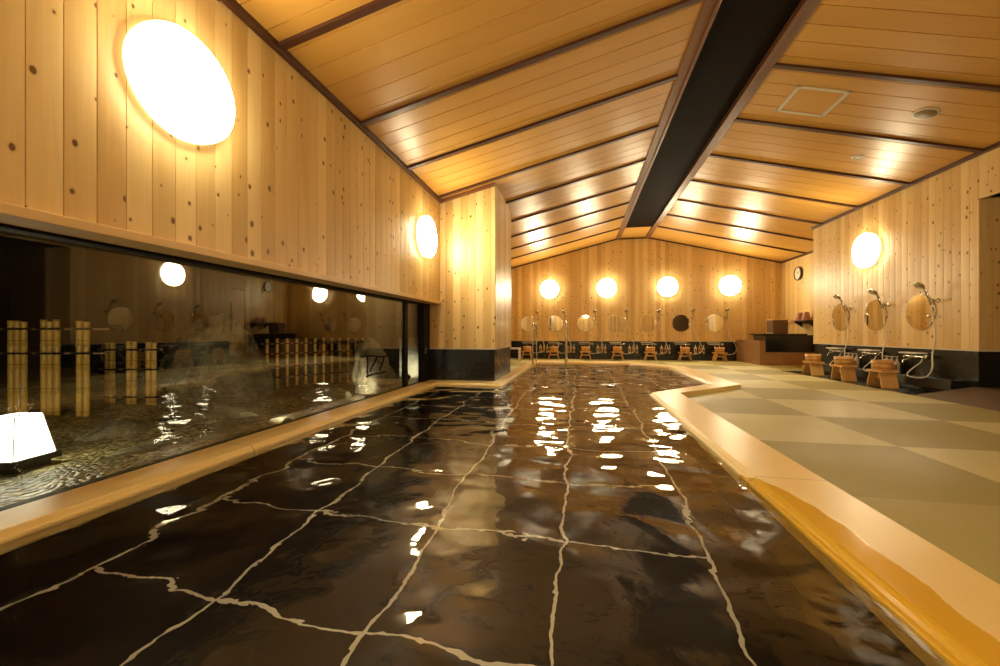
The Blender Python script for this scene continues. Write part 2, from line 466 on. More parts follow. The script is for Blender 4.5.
# ================================================================== WALLS
# left wall above the window
mb = MB(); board_panel(mb, 1, YB, PY0, XL, 1, 1.135, zl(XL)+.05, thick=.25)
o = mb.build('wall_left', M['wall_y']); struct(o, 'knotty pine boarded wall above the long window', 'wall')
mb = MB(); mb.box(XG-.12, XL+.022, YB, PY0-.002, 1.098, 1.137); tr = mb.build('ledge', M['trimwood'], o, bevel=.003)
mb = MB(); board_panel(mb, 1, PY1, YF, XL, 1, ZW, zl(XL)+.05, thick=.1); mb.build('far_boarding', M['wall_y'], o)
mb = MB(); mb.box(XL-.08, XL-.008, PY1, YF, -.02, ZW); mb.build('granite_base', M['granite'], o)
# pillar
mb = MB(); board_panel(mb, 0, XG-.05+.08, PX, PY0, -1, ZW, lambda x: zl(x)+.05, thick=.04)
o = mb.build('wall_pillar', M['wall_x']); struct(o, 'square pine boarded pillar standing in the corner of the bath', 'pillar')
mb = MB(); board_panel(mb, 1, PY0+.001, PY1, PX, 1, ZW, zl(PX)+.05, thick=.04); mb.build('side_boarding', M['wall_y'], o)
mb = MB(); board_panel(mb, 0, XL, PX-.001, PY1, 1, ZW, lambda x: zl(x)+.05, thick=.04); mb.build('rear_boarding', M['wall_x'], o)
mb = MB(); mb.box(XG+.03, PX-.012, PY0+.014, PY1-.012, -.02, ZW-.012); mb.build('granite_base', M['granite'], o)
mb = MB(); mb.box(XG+.03, PX+.004, PY0-.004, PY1, ZW-.013, ZW+.001); mb.build('edging_strip', M['stonestrip'], o)
# far wall
def zgable(x):
    if x < .95: return zl(x)+.05
    if x > 1.742: return zr(x)+.05
    return 3.27
mb = MB(); board_panel(mb, 0, XL-.05, XR2+.05, YF, -1, ZW, zgable, thick=.1)
o = mb.build('wall_far', M['wall_x']); struct(o, 'far pine boarded gable wall with seven round mirrors', 'wall')
mb = MB(); mb.box(XL, XR2, YF+.008, YF+.09, -.03, ZW); mb.build('granite_base', M['granite'], o)
mb = MB(); mb.box(XL, 3.80, YF-.14, YF+.006, 0, .165); led = mb.build('trim_3', M['granite'], bevel=.004); struct(led, 'black stone ledge at the foot of the far wall', 'ledge')
mb = MB(); mb.box(XL, XR2, YF-.0004, YF+.02, ZW-.012, ZW+.002); mb.build('edging_strip', M['stonestrip'], o)
# right wall
ZR0 = .515
mb = MB(); board_panel(mb, 1, 5.30, 8.47, XR, -1, ZR0, zr(XR)+.05, thick=.04)
o = mb.build('wall_right', M['wall_y']); struct(o, 'right pine boarded wall with three round mirrors above black stone', 'wall')
mb = MB(); board_panel(mb, 0, XR+.04, XR2, 8.47, 1, ZR0, lambda x: zr(x)+.05, thick=.04); mb.build('return_boarding', M['wall_x'], o)
mb = MB(); board_panel(mb, 0, XR+.003, 4.75, 5.299, -1, ZR0, 2.15, thick=.03); mb.build('doorway_jamb', M['wall_x'], o)
mb = MB(); mb.box(XR-.004, XR+.012, 5.290, 5.306, ZR0, 2.16); mb.box(XR-.004, XR+.03, 2.2, 5.312, 2.135, 2.16); mb.build('doorway_edging', M['trimwood'], o)
mb = MB(); board_panel(mb, 1, YB, 5.30, XR, -1, 2.15, zr(XR)+.05, thick=.06); mb.build('header_boarding', M['wall_y'], o)
mb = MB(); board_panel(mb, 1, YB, 2.2, XR, -1, 0, 2.15, thick=.06); mb.build('near_boarding', M['wall_y'], o)
mb = MB(); mb.box(XR+.015, XR2-.02, 5.315, 8.455, -.02, ZR0-.012); mb.build('granite_base', M['granite'], o)
mb = MB(); mb.box(XR-.0004, XR2, 5.296, 8.475, ZR0-.014, ZR0+.001); mb.build('edging_strip', M['stonestrip'], o)
mb = MB(); board_panel(mb, 1, 8.47, YF, XR2, -1, 0, zr(XR2)+.05, thick=.06); mb.build('recess_boarding', M['wall_y'], o)
# alcove behind the doorway
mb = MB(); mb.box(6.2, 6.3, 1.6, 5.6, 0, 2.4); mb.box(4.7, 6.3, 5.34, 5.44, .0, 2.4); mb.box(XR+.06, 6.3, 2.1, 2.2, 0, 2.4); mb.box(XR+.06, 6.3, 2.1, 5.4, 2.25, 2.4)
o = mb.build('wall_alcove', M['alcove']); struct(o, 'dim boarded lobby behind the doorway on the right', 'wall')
mb = MB()
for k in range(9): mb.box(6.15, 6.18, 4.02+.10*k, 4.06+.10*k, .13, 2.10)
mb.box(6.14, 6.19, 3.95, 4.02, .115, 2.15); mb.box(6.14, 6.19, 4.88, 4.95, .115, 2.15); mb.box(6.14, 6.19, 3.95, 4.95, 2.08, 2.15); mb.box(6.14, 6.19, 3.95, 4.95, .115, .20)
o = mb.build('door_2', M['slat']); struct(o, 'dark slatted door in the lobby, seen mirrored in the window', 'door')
# back wall
mb = MB(); board_panel(mb, 0, XG-.2, XR+.1, YB, 1, -.05, zgable, thick=.1)
o = mb.build('wall_back', M['wall_x']); struct(o, 'pine boarded wall closing the room behind the bath', 'wall')
# door on the recessed wall (seen mirrored in the window)
mb = MB(); mb.box(XR2-.012, XR2, 9.02, 9.62, .0, 1.86)
d = mb.build('door_1', M['trimwood']); struct(d, 'plain wooden door beside the clock, seen mirrored in the window', 'door')
mb = MB(); mb.box(XR2-.02, XR2-.001, 9.62, 9.645, 0, 1.885); mb.box(XR2-.02, XR2-.001, 8.995, 9.02, 0, 1.885); mb.box(XR2-.02, XR2-.001, 8.995, 9.645, 1.86, 1.885)
mb.build('door_frame', M['beam'], d)
mb = MB(); mb.box(XR2-.05, XR2-.035, 9.14, 9.17, .72, 1.50); mb.box(XR2-.04, XR2-.01, 9.145, 9.165, .76, .79); mb.box(XR2-.04, XR2-.01, 9.145, 9.165, 1.43, 1.46)
mb.build('door_handle', M['blackframe'], d)

# ================================================================== CEILING
mb = MB()
def slope(x0, x1, zf, y0=YB-.1, y1=YF+.1, t=.12):
    # plank grooves modelled as shallow V cuts every 0.196 m
    ys = [y0]; w = .196
    for k in range(math.ceil(y0/w), math.floor(y1/w)+1):
        for dy in (-.0042, -.0038, .0038, .0042): ys.append(k*w+dy)
    ys.append(y1)
    A, B, A2, B2 = [], [], [], []
    for y in ys:
        g = .009 if abs(y/w - round(y/w))*w < .0039 else 0
        A.append(mb.bm.verts.new((x0, y, zf(x0)+g))); B.append(mb.bm.verts.new((x1, y, zf(x1)+g)))
        A2.append(mb.bm.verts.new((x0, y, zf(x0)+t))); B2.append(mb.bm.verts.new((x1, y, zf(x1)+t)))
    for i in range(len(ys)-1):
        mb.bm.faces.new((A[i], A[i+1], B[i+1], B[i])); mb.bm.faces.new((A2[i], B2[i], B2[i+1], A2[i+1]))
        mb.bm.faces.new((A[i], A2[i], A2[i+1], A[i+1])); mb.bm.faces.new((B[i], B[i+1], B2[i+1], B2[i]))
    mb.bm.faces.new((A[0], B[0], B2[0], A2[0])); mb.bm.faces.new((A[-1], A2[-1], B2[-1], B[-1]))
slope(XG-.2, .99, zl); slope(1.70, XR2+.1, zr)
mb.box(.98, 1.71, 10.2, YF+.1, 3.222, 3.34)
ceiling = mb.build('ceiling', M['ceiling']); struct(ceiling, 'golden plank ceiling sloping down from a dark ridge grille', 'ceiling')
mb = MB(); mb.box(1.02, 1.67, YB-.1, 10.2, 3.235, 3.30); mb.build('ridge_grille', M['grille'], ceiling)
for k, y in enumerate([-2.62+.98*i for i in range(14)]):
    for side in (0, 1):
        mb = MB(); x0, x1 = (XL-.05, .93) if side == 0 else (1.765, XR2+.02)
        zf = zl if side == 0 else zr
        if side == 1 and y > 8.47: pass
        a, b = y-.026, y+.026; h = .024
        mb.hexa([(x0, a, zf(x0)-h), (x1, a, zf(x1)-h), (x1, b, zf(x1)-h), (x0, b, zf(x0)-h)],
                [(x0, a, zf(x0)+.01), (x1, a, zf(x1)+.01), (x1, b, zf(x1)+.01), (x0, b, zf(x0)+.01)])
        mb.build('ceiling_batten', M['batten'], ceiling, bevel=.003)
for x0, x1, y0 in ((.915, 1.035, YB), (1.65, 1.775, YB)):
    mb = MB(); mb.box(x0, x1, YB, YF, 3.195, 3.25)
    xc = x0 if x0 < 1 else x1
    mb.build('ridge_beam', M['beam'], ceiling, bevel=.004)
    mb = MB(); xi = x1-.03 if x0 < 1 else x0; mb.box(xi, xi+.03, YB, 10.2, 3.178, 3.22); mb.build('beam_moulding', M['beam'], ceiling, bevel=.004)
# cornices
def cornice(p0, p1, w=.045, h=.05, side=(1, 0)):
    mb = MB(); sx, sy = side
    (x0, y0, z0), (x1, y1, z1) = p0, p1
    mb.hexa([(x0, y0, z0-h), (x1, y1, z1-h), (x1+sx*w, y1+sy*w, z1-h+(.242*sx*w if 0 else 0)), (x0+sx*w, y0+sy*w, z0-h)],
            [(x0, y0, z0+.03), (x1, y1, z1+.03), (x1+sx*w, y1+sy*w, z1+.03), (x0+sx*w, y0+sy*w, z0+.03)])
    return mb.build('ceiling_cornice', M['beam'] if h > .035 else M['batten'], ceiling, bevel=.003)
cornice((XL, YB, zl(XL)), (XL, PY0, zl(XL)), .04, .035)
cornice((XL, PY1, zl(XL)), (XL, YF, zl(XL)), .04, .035)
cornice((XR, YB, zr(XR)), (XR, 8.47, zr(XR)), .04, .03, (-1, 0))
cornice((XR2, 8.47, zr(XR2)), (XR2, YF, zr(XR2)), .04, .03, (-1, 0))
cornice((XL, PY0, zl(XL)), (PX, PY0, zl(PX)), .05, .04, (0, -1))
cornice((XL, YF, zl(XL)), (.95, YF, zl(.95)), .03, .03, (0, -1))
cornice((.95, YF, 3.22), (1.742, YF, 3.22), .03, .03, (0, -1))
cornice((1.742, YF, 3.22), (XR2, YF, zr(XR2)), .03, .03, (0, -1))
# things in the ceiling
def on_slope(x, y): return TR(x, y, zr(x)) @ RY(math.atan(.242))
h = empty('access_hatch', (2.325, 4.74, zr(2.325))); h.rotation_euler = (0, math.atan(.242), 0)
tag(h, 'square pale-framed access hatch in the right slope of the ceiling', 'hatch')
mb = MB(); s = .236
for bx in ((-s, s, -s, -s+.034), (-s, s, s-.034, s), (-s, -s+.034, -s, s), (s-.034, s, -s, s)): mb.box(bx[0], bx[1], bx[2], bx[3], -.006, .004)
mb.build('hatch_frame', M['stonestrip'], h)
mb = MB(); mb.box(-s+.034, s-.034, -s+.034, s-.034, -.002, .004); mb.build('hatch_panel', M['hatch'], h)
h = empty('ceiling_speaker', (3.30, 4.71, zr(3.30))); h.rotation_euler = (0, math.atan(.242), 0)
tag(h, 'round beige speaker disc in the ceiling by the right wall', 'speaker')
mb = MB(); mb.lathe([(.085, -.010), (.098, -.008), (.102, .002)], 40); mb.build('rim', M['stonestrip'], h)
mb = MB(); mb.lathe([(.0, -.0115), (.083, -.0115), (.083, -.004)], 40); mb.build('speaker_grille', plain('beige_grille', (.33, .24, .12), .5), h)
h = empty('downlight', (3.31, 5.715, zr(3.31))); h.rotation_euler = (0, math.atan(.242), 0)
tag(h, 'small round recessed downlight in the ceiling', 'ceiling light')
mb = MB(); mb.lathe([(.046, .001), (.048, -.008), (.066, -.005), (.068, .002)], 36, caps=False); mb.build('trim_ring', M['stonestrip'], h)
mb = MB(); mb.lathe([(0, -.004), (.046, -.004), (.046, .0)], 32); mb.build('lens', M['lampbody'], h)

# ================================================================== WINDOW
WY0, WY1 = -2.6, 5.40
win = empty('window_1', (XG, 0, 0)); struct(win, 'long low window looking onto the night garden', 'window')
def wbox(name, x0, x1, y0, y1, z0, z1, m='blackframe'):
    mb = MB(); mb.box(x0-XG, x1-XG, y0, y1, z0, z1); return mb.build(name, M[m], win)
wbox('window_head', XG-.05, XG+.03, WY0, WY1, 1.085, 1.10)
wbox('window_sill', XG-.05, XG+.012, WY0, WY1, -.03, .045)
wbox('mullion', XG-.025, XG+.02, 4.585, 4.665, .045, 1.08)
wbox('jamb', XG-.05, XG+.03, 5.16, 5.42, .03, 1.10)
wbox('latch', XG+.03, XG+.045, 5.20, 5.23, .42, .50, 'steel')
wbox('window_pane', XG-.004, XG+.004, WY0, 4.59, .04, 1.08, 'glass')
wbox('window_pane', XG-.024, XG-.016, 4.60, 5.17, .04, 1.08, 'glass')

# ================================================================== WALL LAMPS
def make_lamp():
    r = empty('wall_lamp')
    mb = MB(); mb.lathe([(.235, .0), (.250, .004), (.256, .03), (.256, .056), (.25, .058)], 64, RX(PI/2)); mb.build('lamp_body', M['rim'], r)
    mb = MB(); mb.lathe([(.249, .057), (.250, .073), (.240, .085), (.19, .093), (.10, .098), (0, .099)], 64, RX(PI/2)); mb.build('lamp_diffuser', M['diffuser'], r)
    return r      # faces -y
lamp0 = make_lamp(); first = [True]
def place(proto, used, loc, rz, label, cat, group):
    o = proto if used[0] else copy_tree(proto)
    used[0] = False
    o.location = loc; o.rotation_euler = (0, 0, rz)
    return tag(o, label, cat, group)
GL = 'round opal wall lamps'
LB = [(.3, 'nearer the window'), (3.0, 'nearer the doorway')]
place(lamp0, first, (XL, 1.635, 1.888), PI/2, 'large round lit wall lamp high on the left wall nearest the viewer', 'wall lamp', GL)
place(lamp0, first, (XL, 4.78, 1.89), PI/2, 'round lit wall lamp on the left wall beside the boarded pillar', 'wall lamp', GL)
place(lamp0, first, (XL, -1.54, 1.90), PI/2, 'round lit wall lamp on the left wall behind the viewer', 'wall lamp', GL)
place(lamp0, first, (XR, 6.99, 1.925), -PI/2, 'round lit wall lamp on the right wall above the three stools with buckets', 'wall lamp', GL)
for x, w in ((-.84, 'leftmost of the four'), (.68, 'second from the left of the four'), (2.21, 'third from the left of the four'), (3.70, 'rightmost of the four')):
    place(lamp0, first, (x, YF, 1.90), 0, 'round lit wall lamp on the far gable wall, ' + w, 'wall lamp', GL)

for x, w in LB: place(lamp0, first, (x, YB, 1.90), PI, 'added round fill lamp on the wall behind the bath, ' + w, 'wall lamp', GL)  # two unseen lamps added to brighten the near floor

# ================================================================== SHOWER STATIONS (built facing -y, wall surface at y = 0)
def make_mirror():
    r = empty('round_mirror')
    mb = MB(); mb.lathe([(.224, .0), (.226, .004), (.226, .010), (.221, .012)], 56, RX(PI/2)); mb.build('mirror_backing', M['steel'], r)
    mb = MB(); mb.lathe([(0, .0135), (.219, .0135), (.222, .0115)][::-1], 56, RX(PI/2), smooth=False); mb.build('mirror_glass', M['mirror'], r)
    return r
def make_shower(var):
    """bracket, hand shower and hose; origin on the wall at the holder"""
    r = empty('hand_shower')
    mb = MB(); mb.lathe([(.026, 0), (.026, .008), (.012, .012), (.012, .06), (.018, .062), (.018, .085), (0, .088)], 20, RX(PI/2))
    mb.box(-.05, .006, -.012, .0, -.009, .009); mb.build('wall_bracket', M['chrome'], r)
    # handle: leans out and to the left, head facing down and out
    a = Vector((.0, -.075, -.05)); b = Vector((-.012, -.125, .13)); c = Vector((-.022, -.165, .185))
    mb = MB(); mb.tube(spline([a, (a+b)/2+Vector((.006, .0, 0)), b, c], 5), .0125, 12, .016)
    hd = mb.build('shower_handle', M['chrome'], r)
    mb = MB(); mb.lathe([(0, .022), (.03, .020), (.055, .004), (.058, -.008), (.05, -.014), (0, -.014)][::-1], 32, TR(c.x, c.y-.01, c.z+.002) @ RX(math.radians(-38)) @ RY(math.radians(-6)))
    mb.build('shower_head', M['chrome'], hd)
    top = a
    pts = [a, (.01, -.06, -.20), (.07, -.08, -.45), (.15, -.165, -.64), (.185, -.19, -.78), (.15, -.20, -.88), (.05, -.20, -.925), (-.12, -.20, -.93), (-.205, -.18, -.90), (-.19, -.12, -.82), (-.165, -.07, -.76), (-.16, -.05, -.715)]
    mb = MB(); mb.tube(spline(pts, 7), .0075, 8); mb.build('shower_hose', M['hose'], r)
    return r
def make_faucet():
    r = empty('bath_faucet')      # origin on the wall, at the tray's height
    mb = MB(); mb.box(-.15, .15, -.115, -.002, -.009, .009); mb.build('white_tray', M['white'], r, bevel=.004)
    mb = MB(); mb.lathe([(.019, -.15), (.021, -.14), (.021, .14), (.019, .15)], 20, TR(.05, -.05, -.045) @ RY(PI/2))
    mb.lathe([(.015, 0), (.015, .05)], 16, TR(-.04, 0, -.045) @ RX(PI/2)); mb.lathe([(.015, 0), (.015, .05)], 16, TR(.14, 0, -.045) @ RX(PI/2))
    mb.build('mixer_body', M['chrome'], r)
    for sx in (-.115, .215):
        mb = MB(); mb.lathe([(.024, -.018), (.027, -.01), (.027, .014), (.022, .02)], 16, TR(sx, -.05, -.045) @ RY(PI/2)); mb.box(sx-.006, sx+.006, -.095, -.05, -.04, -.028); mb.build('tap_handle', M['chrome'], r)
    mb = MB(); mb.tube(spline([(.0, -.05, -.055), (.0, -.10, -.075), (.0, -.155, -.095), (.0, -.165, -.125)], 4), .010, 10); mb.build('spout', M['chrome'], r)
    return r
def make_stool():
    r = empty('bath_stool')
    mb = MB(); mb.box(-.142, .142, -.10, .10, .195, .222); mb.build('seat', M['wood_stool'], r, bevel=.004)
    for sx in (-1, 1):
        mb = MB()
        for k in range(3):       # slab leg glued from three staves
            y0, y1 = -.092+.0613*k, -.092+.0613*(k+1)-.002
            xb, xt = sx*.140, sx*.086; t = .011
            mb.hexa([(xb-t, y0, 0), (xb+t, y0, 0), (xb+t, y1, 0), (xb-t, y1, 0)], [(xt-t, y0, .196), (xt+t, y0, .196), (xt+t, y1, .196), (xt-t, y1, .196)])
        mb.build('leg', M['wood_stool'], r)
    mb = MB(); mb.box(-.10, .10, -.012, .012, .11, .14); mb.build('stretcher', M['wood_stool'], r)
    return r
def make_bucket():
    r = empty('wooden_bucket')
    mb = MB(); R_, H_ = .112, .125; n = 22; vs = []
    prof = [(R_*.93, 0), (R_, H_), (R_-.013, H_), (R_*.93-.013, .014), (0, .014)]
    mb.lathe([(0, 0)]+prof, 44); bb = mb.build('bucket_body', M['bucketwood'], r)
    for z0 in (.022, .078):
        mb = MB(); rr = R_*(.93+.07*z0/H_)
        mb.lathe([(rr-.002, z0), (rr+.0035, z0+.001), (rr+.0035, z0+.012), (rr-.002, z0+.013)], 44, caps=False); mb.build('hoop', M['hoop'], bb)
    return r
def make_bottle(kind):
    mats = [M['bottle_a'], M['bottle_b'], M['bottle_c']]
    r = empty('pump_bottle')
    if kind == 0: mb = MB(); mb.box(-.036, .036, -.026, .026, 0, .175); b = mb.build('bottle_body', mats[0], r, bevel=.01)
    else:
        mb = MB(); w = .033 if kind == 1 else .030
        mb.lathe([(0, 0), (w-.003, 0), (w, .006), (w, .13), (w*.75, .15), (.013, .160), (.013, .172), (0, .172)], 24); b = mb.build('bottle_body', mats[kind], r)
    mb = MB(); mb.lathe([(.014, .172), (.014, .186), (.005, .188), (.005, .214), (.011, .216), (.011, .226), (0, .227)], 14); mb.tube([(0, 0, .221), (0, -.042, .219), (0, -.048, .208)], .0045, 8); mb.build('pump', M['white'], r)
    mb = MB()
    if kind == 0: mb.box(-.025, .025, -.0268, -.0262, .04, .13)
    else:
        w = .0334 if kind == 1 else .0304; A = [mb.bm.verts.new((w*math.sin(t), -w*math.cos(t), z)) for t in [(-1+.25*i) for i in range(9)] for z in (.045, .115)]
        for i in range(8): mb.bm.faces.new((A[2*i], A[2*i+2], A[2*i+3], A[2*i+1]))
    mb.build('bottle_label', M['label'], b)
    return r
protos = {'mirror': make_mirror(), 'shower': make_shower(0), 'faucet': make_faucet(), 'stool': make_stool(), 'bucket': make_bucket(),
          'bottle0': make_bottle(0), 'bottle1': make_bottle(1), 'bottle2': make_bottle(2)}
used = {k: [True] for k in protos}
ORD = ['first', 'second', 'third', 'fourth', 'fifth', 'sixth', 'seventh']
BC = ['square cream pump bottle', 'round amber pump bottle', 'slim ivory pump bottle']
def station(loc, rz, where, wallname, sx=0.0, mz=.955, stool_off=(0, -.42), shx=.27, bz=.165, turn=0.0, stool_dy=0.0, bottles=True):
    R = RZ(rz); L = Vector(loc)
    def W(x, y, z): return L + R @ Vector((x, y, z))
    place(protos['mirror'], used['mirror'], W(0, 0, mz), rz, f'round frameless wall mirror, {where}', 'mirror', f'round mirrors on the {wallname} wall')
    place(protos['shower'], used['shower'], W(shx, 0, 1.09), rz, f'chrome hand shower with hanging hose, {where}', 'shower', f'hand showers on the {wallname} wall')
    place(protos['faucet'], used['faucet'], W(-.03+sx, 0, .448), rz, f'chrome faucet under a white tray, {where}', 'faucet', f'faucets on the {wallname} wall')
    st = W(stool_off[0]+stool_dy, stool_off[1], 0)
    place(protos['stool'], used['stool'], st, rz+turn, f'low wooden bath stool, {where}', 'stool', f'bath stools along the {wallname} wall')
    place(protos['bucket'], used['bucket'], st + Vector((0, 0, .2222)), rz+.3+turn, f'wooden bath bucket on the stool, {where}', 'bucket', f'buckets on stools along the {wallname} wall')
    for k in range(3 if bottles else 0):
        place(protos[f'bottle{k}'], used[f'bottle{k}'], W(.33+.095*k, -.075, bz), rz, f'{BC[k]} on the stone ledge, {where}', 'bottle', f'pump bottles along the {wallname} wall')
MX = [-1.42, -.70, .12, .93, 1.73, 2.55, 3.345]
for i, x in enumerate(MX):
    station((x, YF, 0), 0, f'{ORD[i]} from the left on the far wall', 'far', turn=(0, .05, 0, 0, .04, 0, .12)[i], bottles=i < 6)
for y, w in ((6.05, 'nearest of three on the right wall'), (6.85, 'middle of three on the right wall'), (7.66, 'farthest of three on the right wall')):
    station((XR, y, 0), -PI/2, w, 'right', sx=-.02, mz=.96, stool_off=(-.09, -.35), shx=.25, stool_dy=-.02, bottles=not w.startswith('nearest'))
# stone ledge under the bottles on the right wall
mb = MB(); mb.box(XR-.135, XR+.016, 5.45, 8.44, .05, .165); o = mb.build('trim_1', M['granite'], bevel=.004); struct(o, 'black stone ledge at the foot of the right wall', 'ledge')

# ================================================================== HANDRAILS
def rail(x, yb, yf, ztop, label):
    mb = MB()
    pts = [(x, yb, KZ), (x, yb, .45), (x, yb, ztop-.16), (x, yb-.06, ztop-.05), (x, (yb+yf)/2, ztop-.01), (x, yf+.08, ztop), (x, yf+.01, ztop-.06), (x, yf, ztop-.2), (x, yf, .3), (x, yf, -.25)]
    mb.tube(spline(pts, 6), .019, 12)
    r = empty('pool_handrail', (0, 0, 0)); mb.build('rail_tube', M['steel'], r)
    mb = MB(); mb.lathe([(.045, 0), (.045, .006), (.024, .012)], 20, TR(x, yb, KZ)); mb.build('floor_flange', M['steel'], r)
    tag(r, label, 'handrail', 'handrails at the bath steps')
rail(-1.0, 9.36, 8.62, .89, 'curved steel handrail at the bath edge, the one nearer the pillar')
rail(-.31, 9.36, 8.62, .94, 'curved steel handrail at the bath edge, the one farther from the pillar')

# ================================================================== WHITE BENCH, FAR LEFT
r = empty('shower_bench', (-1.62, 9.95, 0)); tag(r, 'white shower bench half hidden behind the boarded pillar', 'bench')
mb = MB(); mb.box(-.16, .16, -.13, .13, .30, .335); mb.build('seat', M['white'], r, bevel=.008)
for sx in (-1, 1):
    for sy in (-1, 1):
        mb = MB(); mb.box(sx*.142-.014, sx*.142+.014, sy*.11-.014, sy*.11+.014, 0, .302); mb.build('leg', M['white'], r)

# ================================================================== CORNER TUB
tx0, tx1, ty0, ty1 = 3.82, 4.895, 9.80, 11.16
t = empty('corner_tub', (0, 0, 0)); tag(t, 'brown wooden corner tub filled with dark water', 'tub')
mb = MB(); k = .05
mb.box(tx0, tx0+k, ty0, ty1, 0, .52); mb.box(tx0+k, tx1, ty1-k, ty1, 0, .52); mb.box(tx1-k, tx1, ty0+k, ty1-k, 0, .52)
mb.box(tx0+k, tx1, ty0, ty0+k, 0, .285); mb.box(tx0+k, 3.93, ty0, ty0+k, .285, .52); mb.box(tx0+k, tx1-k, ty0+k, ty1-k, 0, .10)
mb.build('tub_side', M['tubwood'], t)
mb = MB(); mb.box(tx0-.008, 3.925, ty0-.008, ty0+k+.01, .515, .532); mb.box(tx0-.008, tx0+k+.01, ty0, ty1, .515, .532); mb.build('tub_rim', M['tubwood'], t, bevel=.003)
mb = MB(); mb.box(tx0+k, tx1-k, 10.45, ty1-k, .10, .46); mb.build('tub_water', plain('still_dark_water', (.01, .01, .01), .03), t)
b = empty('stone_basin', (0, 0, 0)); tag(b, 'glossy black stone basin set over the front of the brown tub', 'basin')
mb = MB()
mb.hexa([(3.935, 9.775, .288), (4.89, 9.775, .288), (4.89, 10.42, .288), (3.935, 10.42, .288)], [(3.925, 9.77, .655), (4.89, 9.77, .655), (4.89, 10.44, .655), (3.925, 10.44, .655)])
mb.build('basin_block', M['navy'], b, bevel=.01)
mb = MB(); mb.box(3.86, 4.72, 9.755, 10.46, .655, .685); mb.build('basin_top', M['navy'], b, bevel=.008)
r = empty('wooden_box', (4.33, 10.2, .686)); tag(r, 'square brown wooden box standing on the black stone basin', 'box')
mb = MB(); s = .15
mb.box(-s, s, -s, s, 0, .30); mb.build('box_body', M['darkwood'], r, bevel=.004)
mb = MB(); mb.box(-s-.008, s+.008, -s-.008, s+.008, .30, .318); mb.build('box_lid', M['trimwood'], r, bevel=.003)
mb = MB(); mb.lathe([(0, 0), (.055, 0), (.07, .018), (.066, .02), (.05, .006), (0, .006)], 24); o = mb.build('basin_highlight', M['white']); o.location = (4.05, 9.86, .686); tag(o, 'small modelled white dish on the near corner of the black stone basin', 'highlight')  # highlight on the basin edge, modelled as a small white disc

# shelf with two pink stools
r = empty('wall_shelf', (XR2, 10.1, .955)); tag(r, 'thin dark shelf on the recessed wall under the clock', 'shelf')
mb = MB(); mb.box(-.20, 0, -.30, .34, 0, .02); mb.build('shelf_board', M['darkshelf'], r, bevel=.003)
for yy in (-.22, .26):
    mb = MB(); mb.hexa([(-.012, yy-.01, -.12), (0, yy-.01, -.12), (0, yy+.01, -.12), (-.012, yy+.01, -.12)], [(-.17, yy-.01, 0), (0, yy-.01, 0), (0, yy+.01, 0), (-.17, yy+.01, 0)]); mb.build('shelf_bracket', M['darkshelf'], r)
mb = MB(); mb.box(XR2-.018, XR2-.001, 9.66, 11.25, 0.92, .94); o = mb.build('trim_2', M['beam']); struct(o, 'thin dark rail along the recessed wall under the shelf', 'trim')
for yy, w in ((10.24, 'one nearer the corner tub box'), (9.98, 'one nearer the shower wall')):
    r = empty('pink_tub', (XR2-.10, yy, .9755)); tag(r, 'dusty pink tapered tub on the wall shelf, the ' + w, 'tub', 'pink tubs on the wall shelf')
    mb = MB(); mb.lathe([(0, 0), (.085, 0), (.088, .012), (.062, .11), (.050, .17), (.046, .18), (0, .182)], 28); mb.build('tub_body', M['pink'], r)
    mb = MB(); mb.lathe([(.084, .0), (.093, .002), (.093, .014), (.084, .016)], 28, caps=False); mb.build('rim', M['pink'], r)

# clock
r = empty('wall_clock', (XR2, 10.48, 2.06), -PI/2); tag(r, 'round white wall clock with a brown rim on the recessed wall', 'clock')
mb = MB(); mb.lathe([(.155, 0), (.160, .02), (.157, .045), (.140, .048), (.136, .030)], 40, RX(PI/2)); mb.build('clock_rim', M['rubber'], r)
mb = MB(); mb.lathe([(0, .031), (.138, .031), (.138, .02)][::-1], 40, RX(PI/2), smooth=False); mb.build('clock_face', M['clockface'], r)
for a, L in ((math.radians(-35), .075), (math.radians(62), .11)):
    mb = MB(); mb.box(-.004, .004, -.035, -.033, -.015, L, RY(a)); mb.build('clock_hand', M['ink'], r)
mb = MB()
for k in range(12): mb.box(-.003, .003, -.034, -.032, .105, .122, RY(k*PI/6))
mb.build('hour_marks', M['ink'], r)

# ================================================================== NIGHT GARDEN
mb = MB()
nx, ny = 50, 90; V = []
for i in range(nx+1):
    for j in range(ny+1):
        x = -7.2 + (7.2+XG-.06)*i/nx; y = -2.5 + 11.0*j/ny
        z = -.03 + .018*math.sin(x*3.1+y*1.3) + .012*math.sin(y*5.2-x*2)
        V.append(mb.bm.verts.new((x, y, z)))
for i in range(nx):
    for j in range(ny):
        f = mb.bm.faces.new((V[i*(ny+1)+j], V[(i+1)*(ny+1)+j], V[(i+1)*(ny+1)+j+1], V[i*(ny+1)+j+1])); f.smooth = True
o = mb.build('garden_ground', M['gravel']); struct(o, 'wet gravel ground of the night garden outside the window', 'ground')
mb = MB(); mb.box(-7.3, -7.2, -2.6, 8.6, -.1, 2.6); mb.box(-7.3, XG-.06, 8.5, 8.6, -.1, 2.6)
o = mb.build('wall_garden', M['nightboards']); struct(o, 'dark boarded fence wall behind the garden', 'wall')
mb = MB(); mb.box(-2.95, XG-.06, 6.3, 6.42, -.05, .62); o = mb.build('garden_wall', M['plaster'], bevel=.01); struct(o, 'low pale plaster wall lit by the garden spot', 'wall')
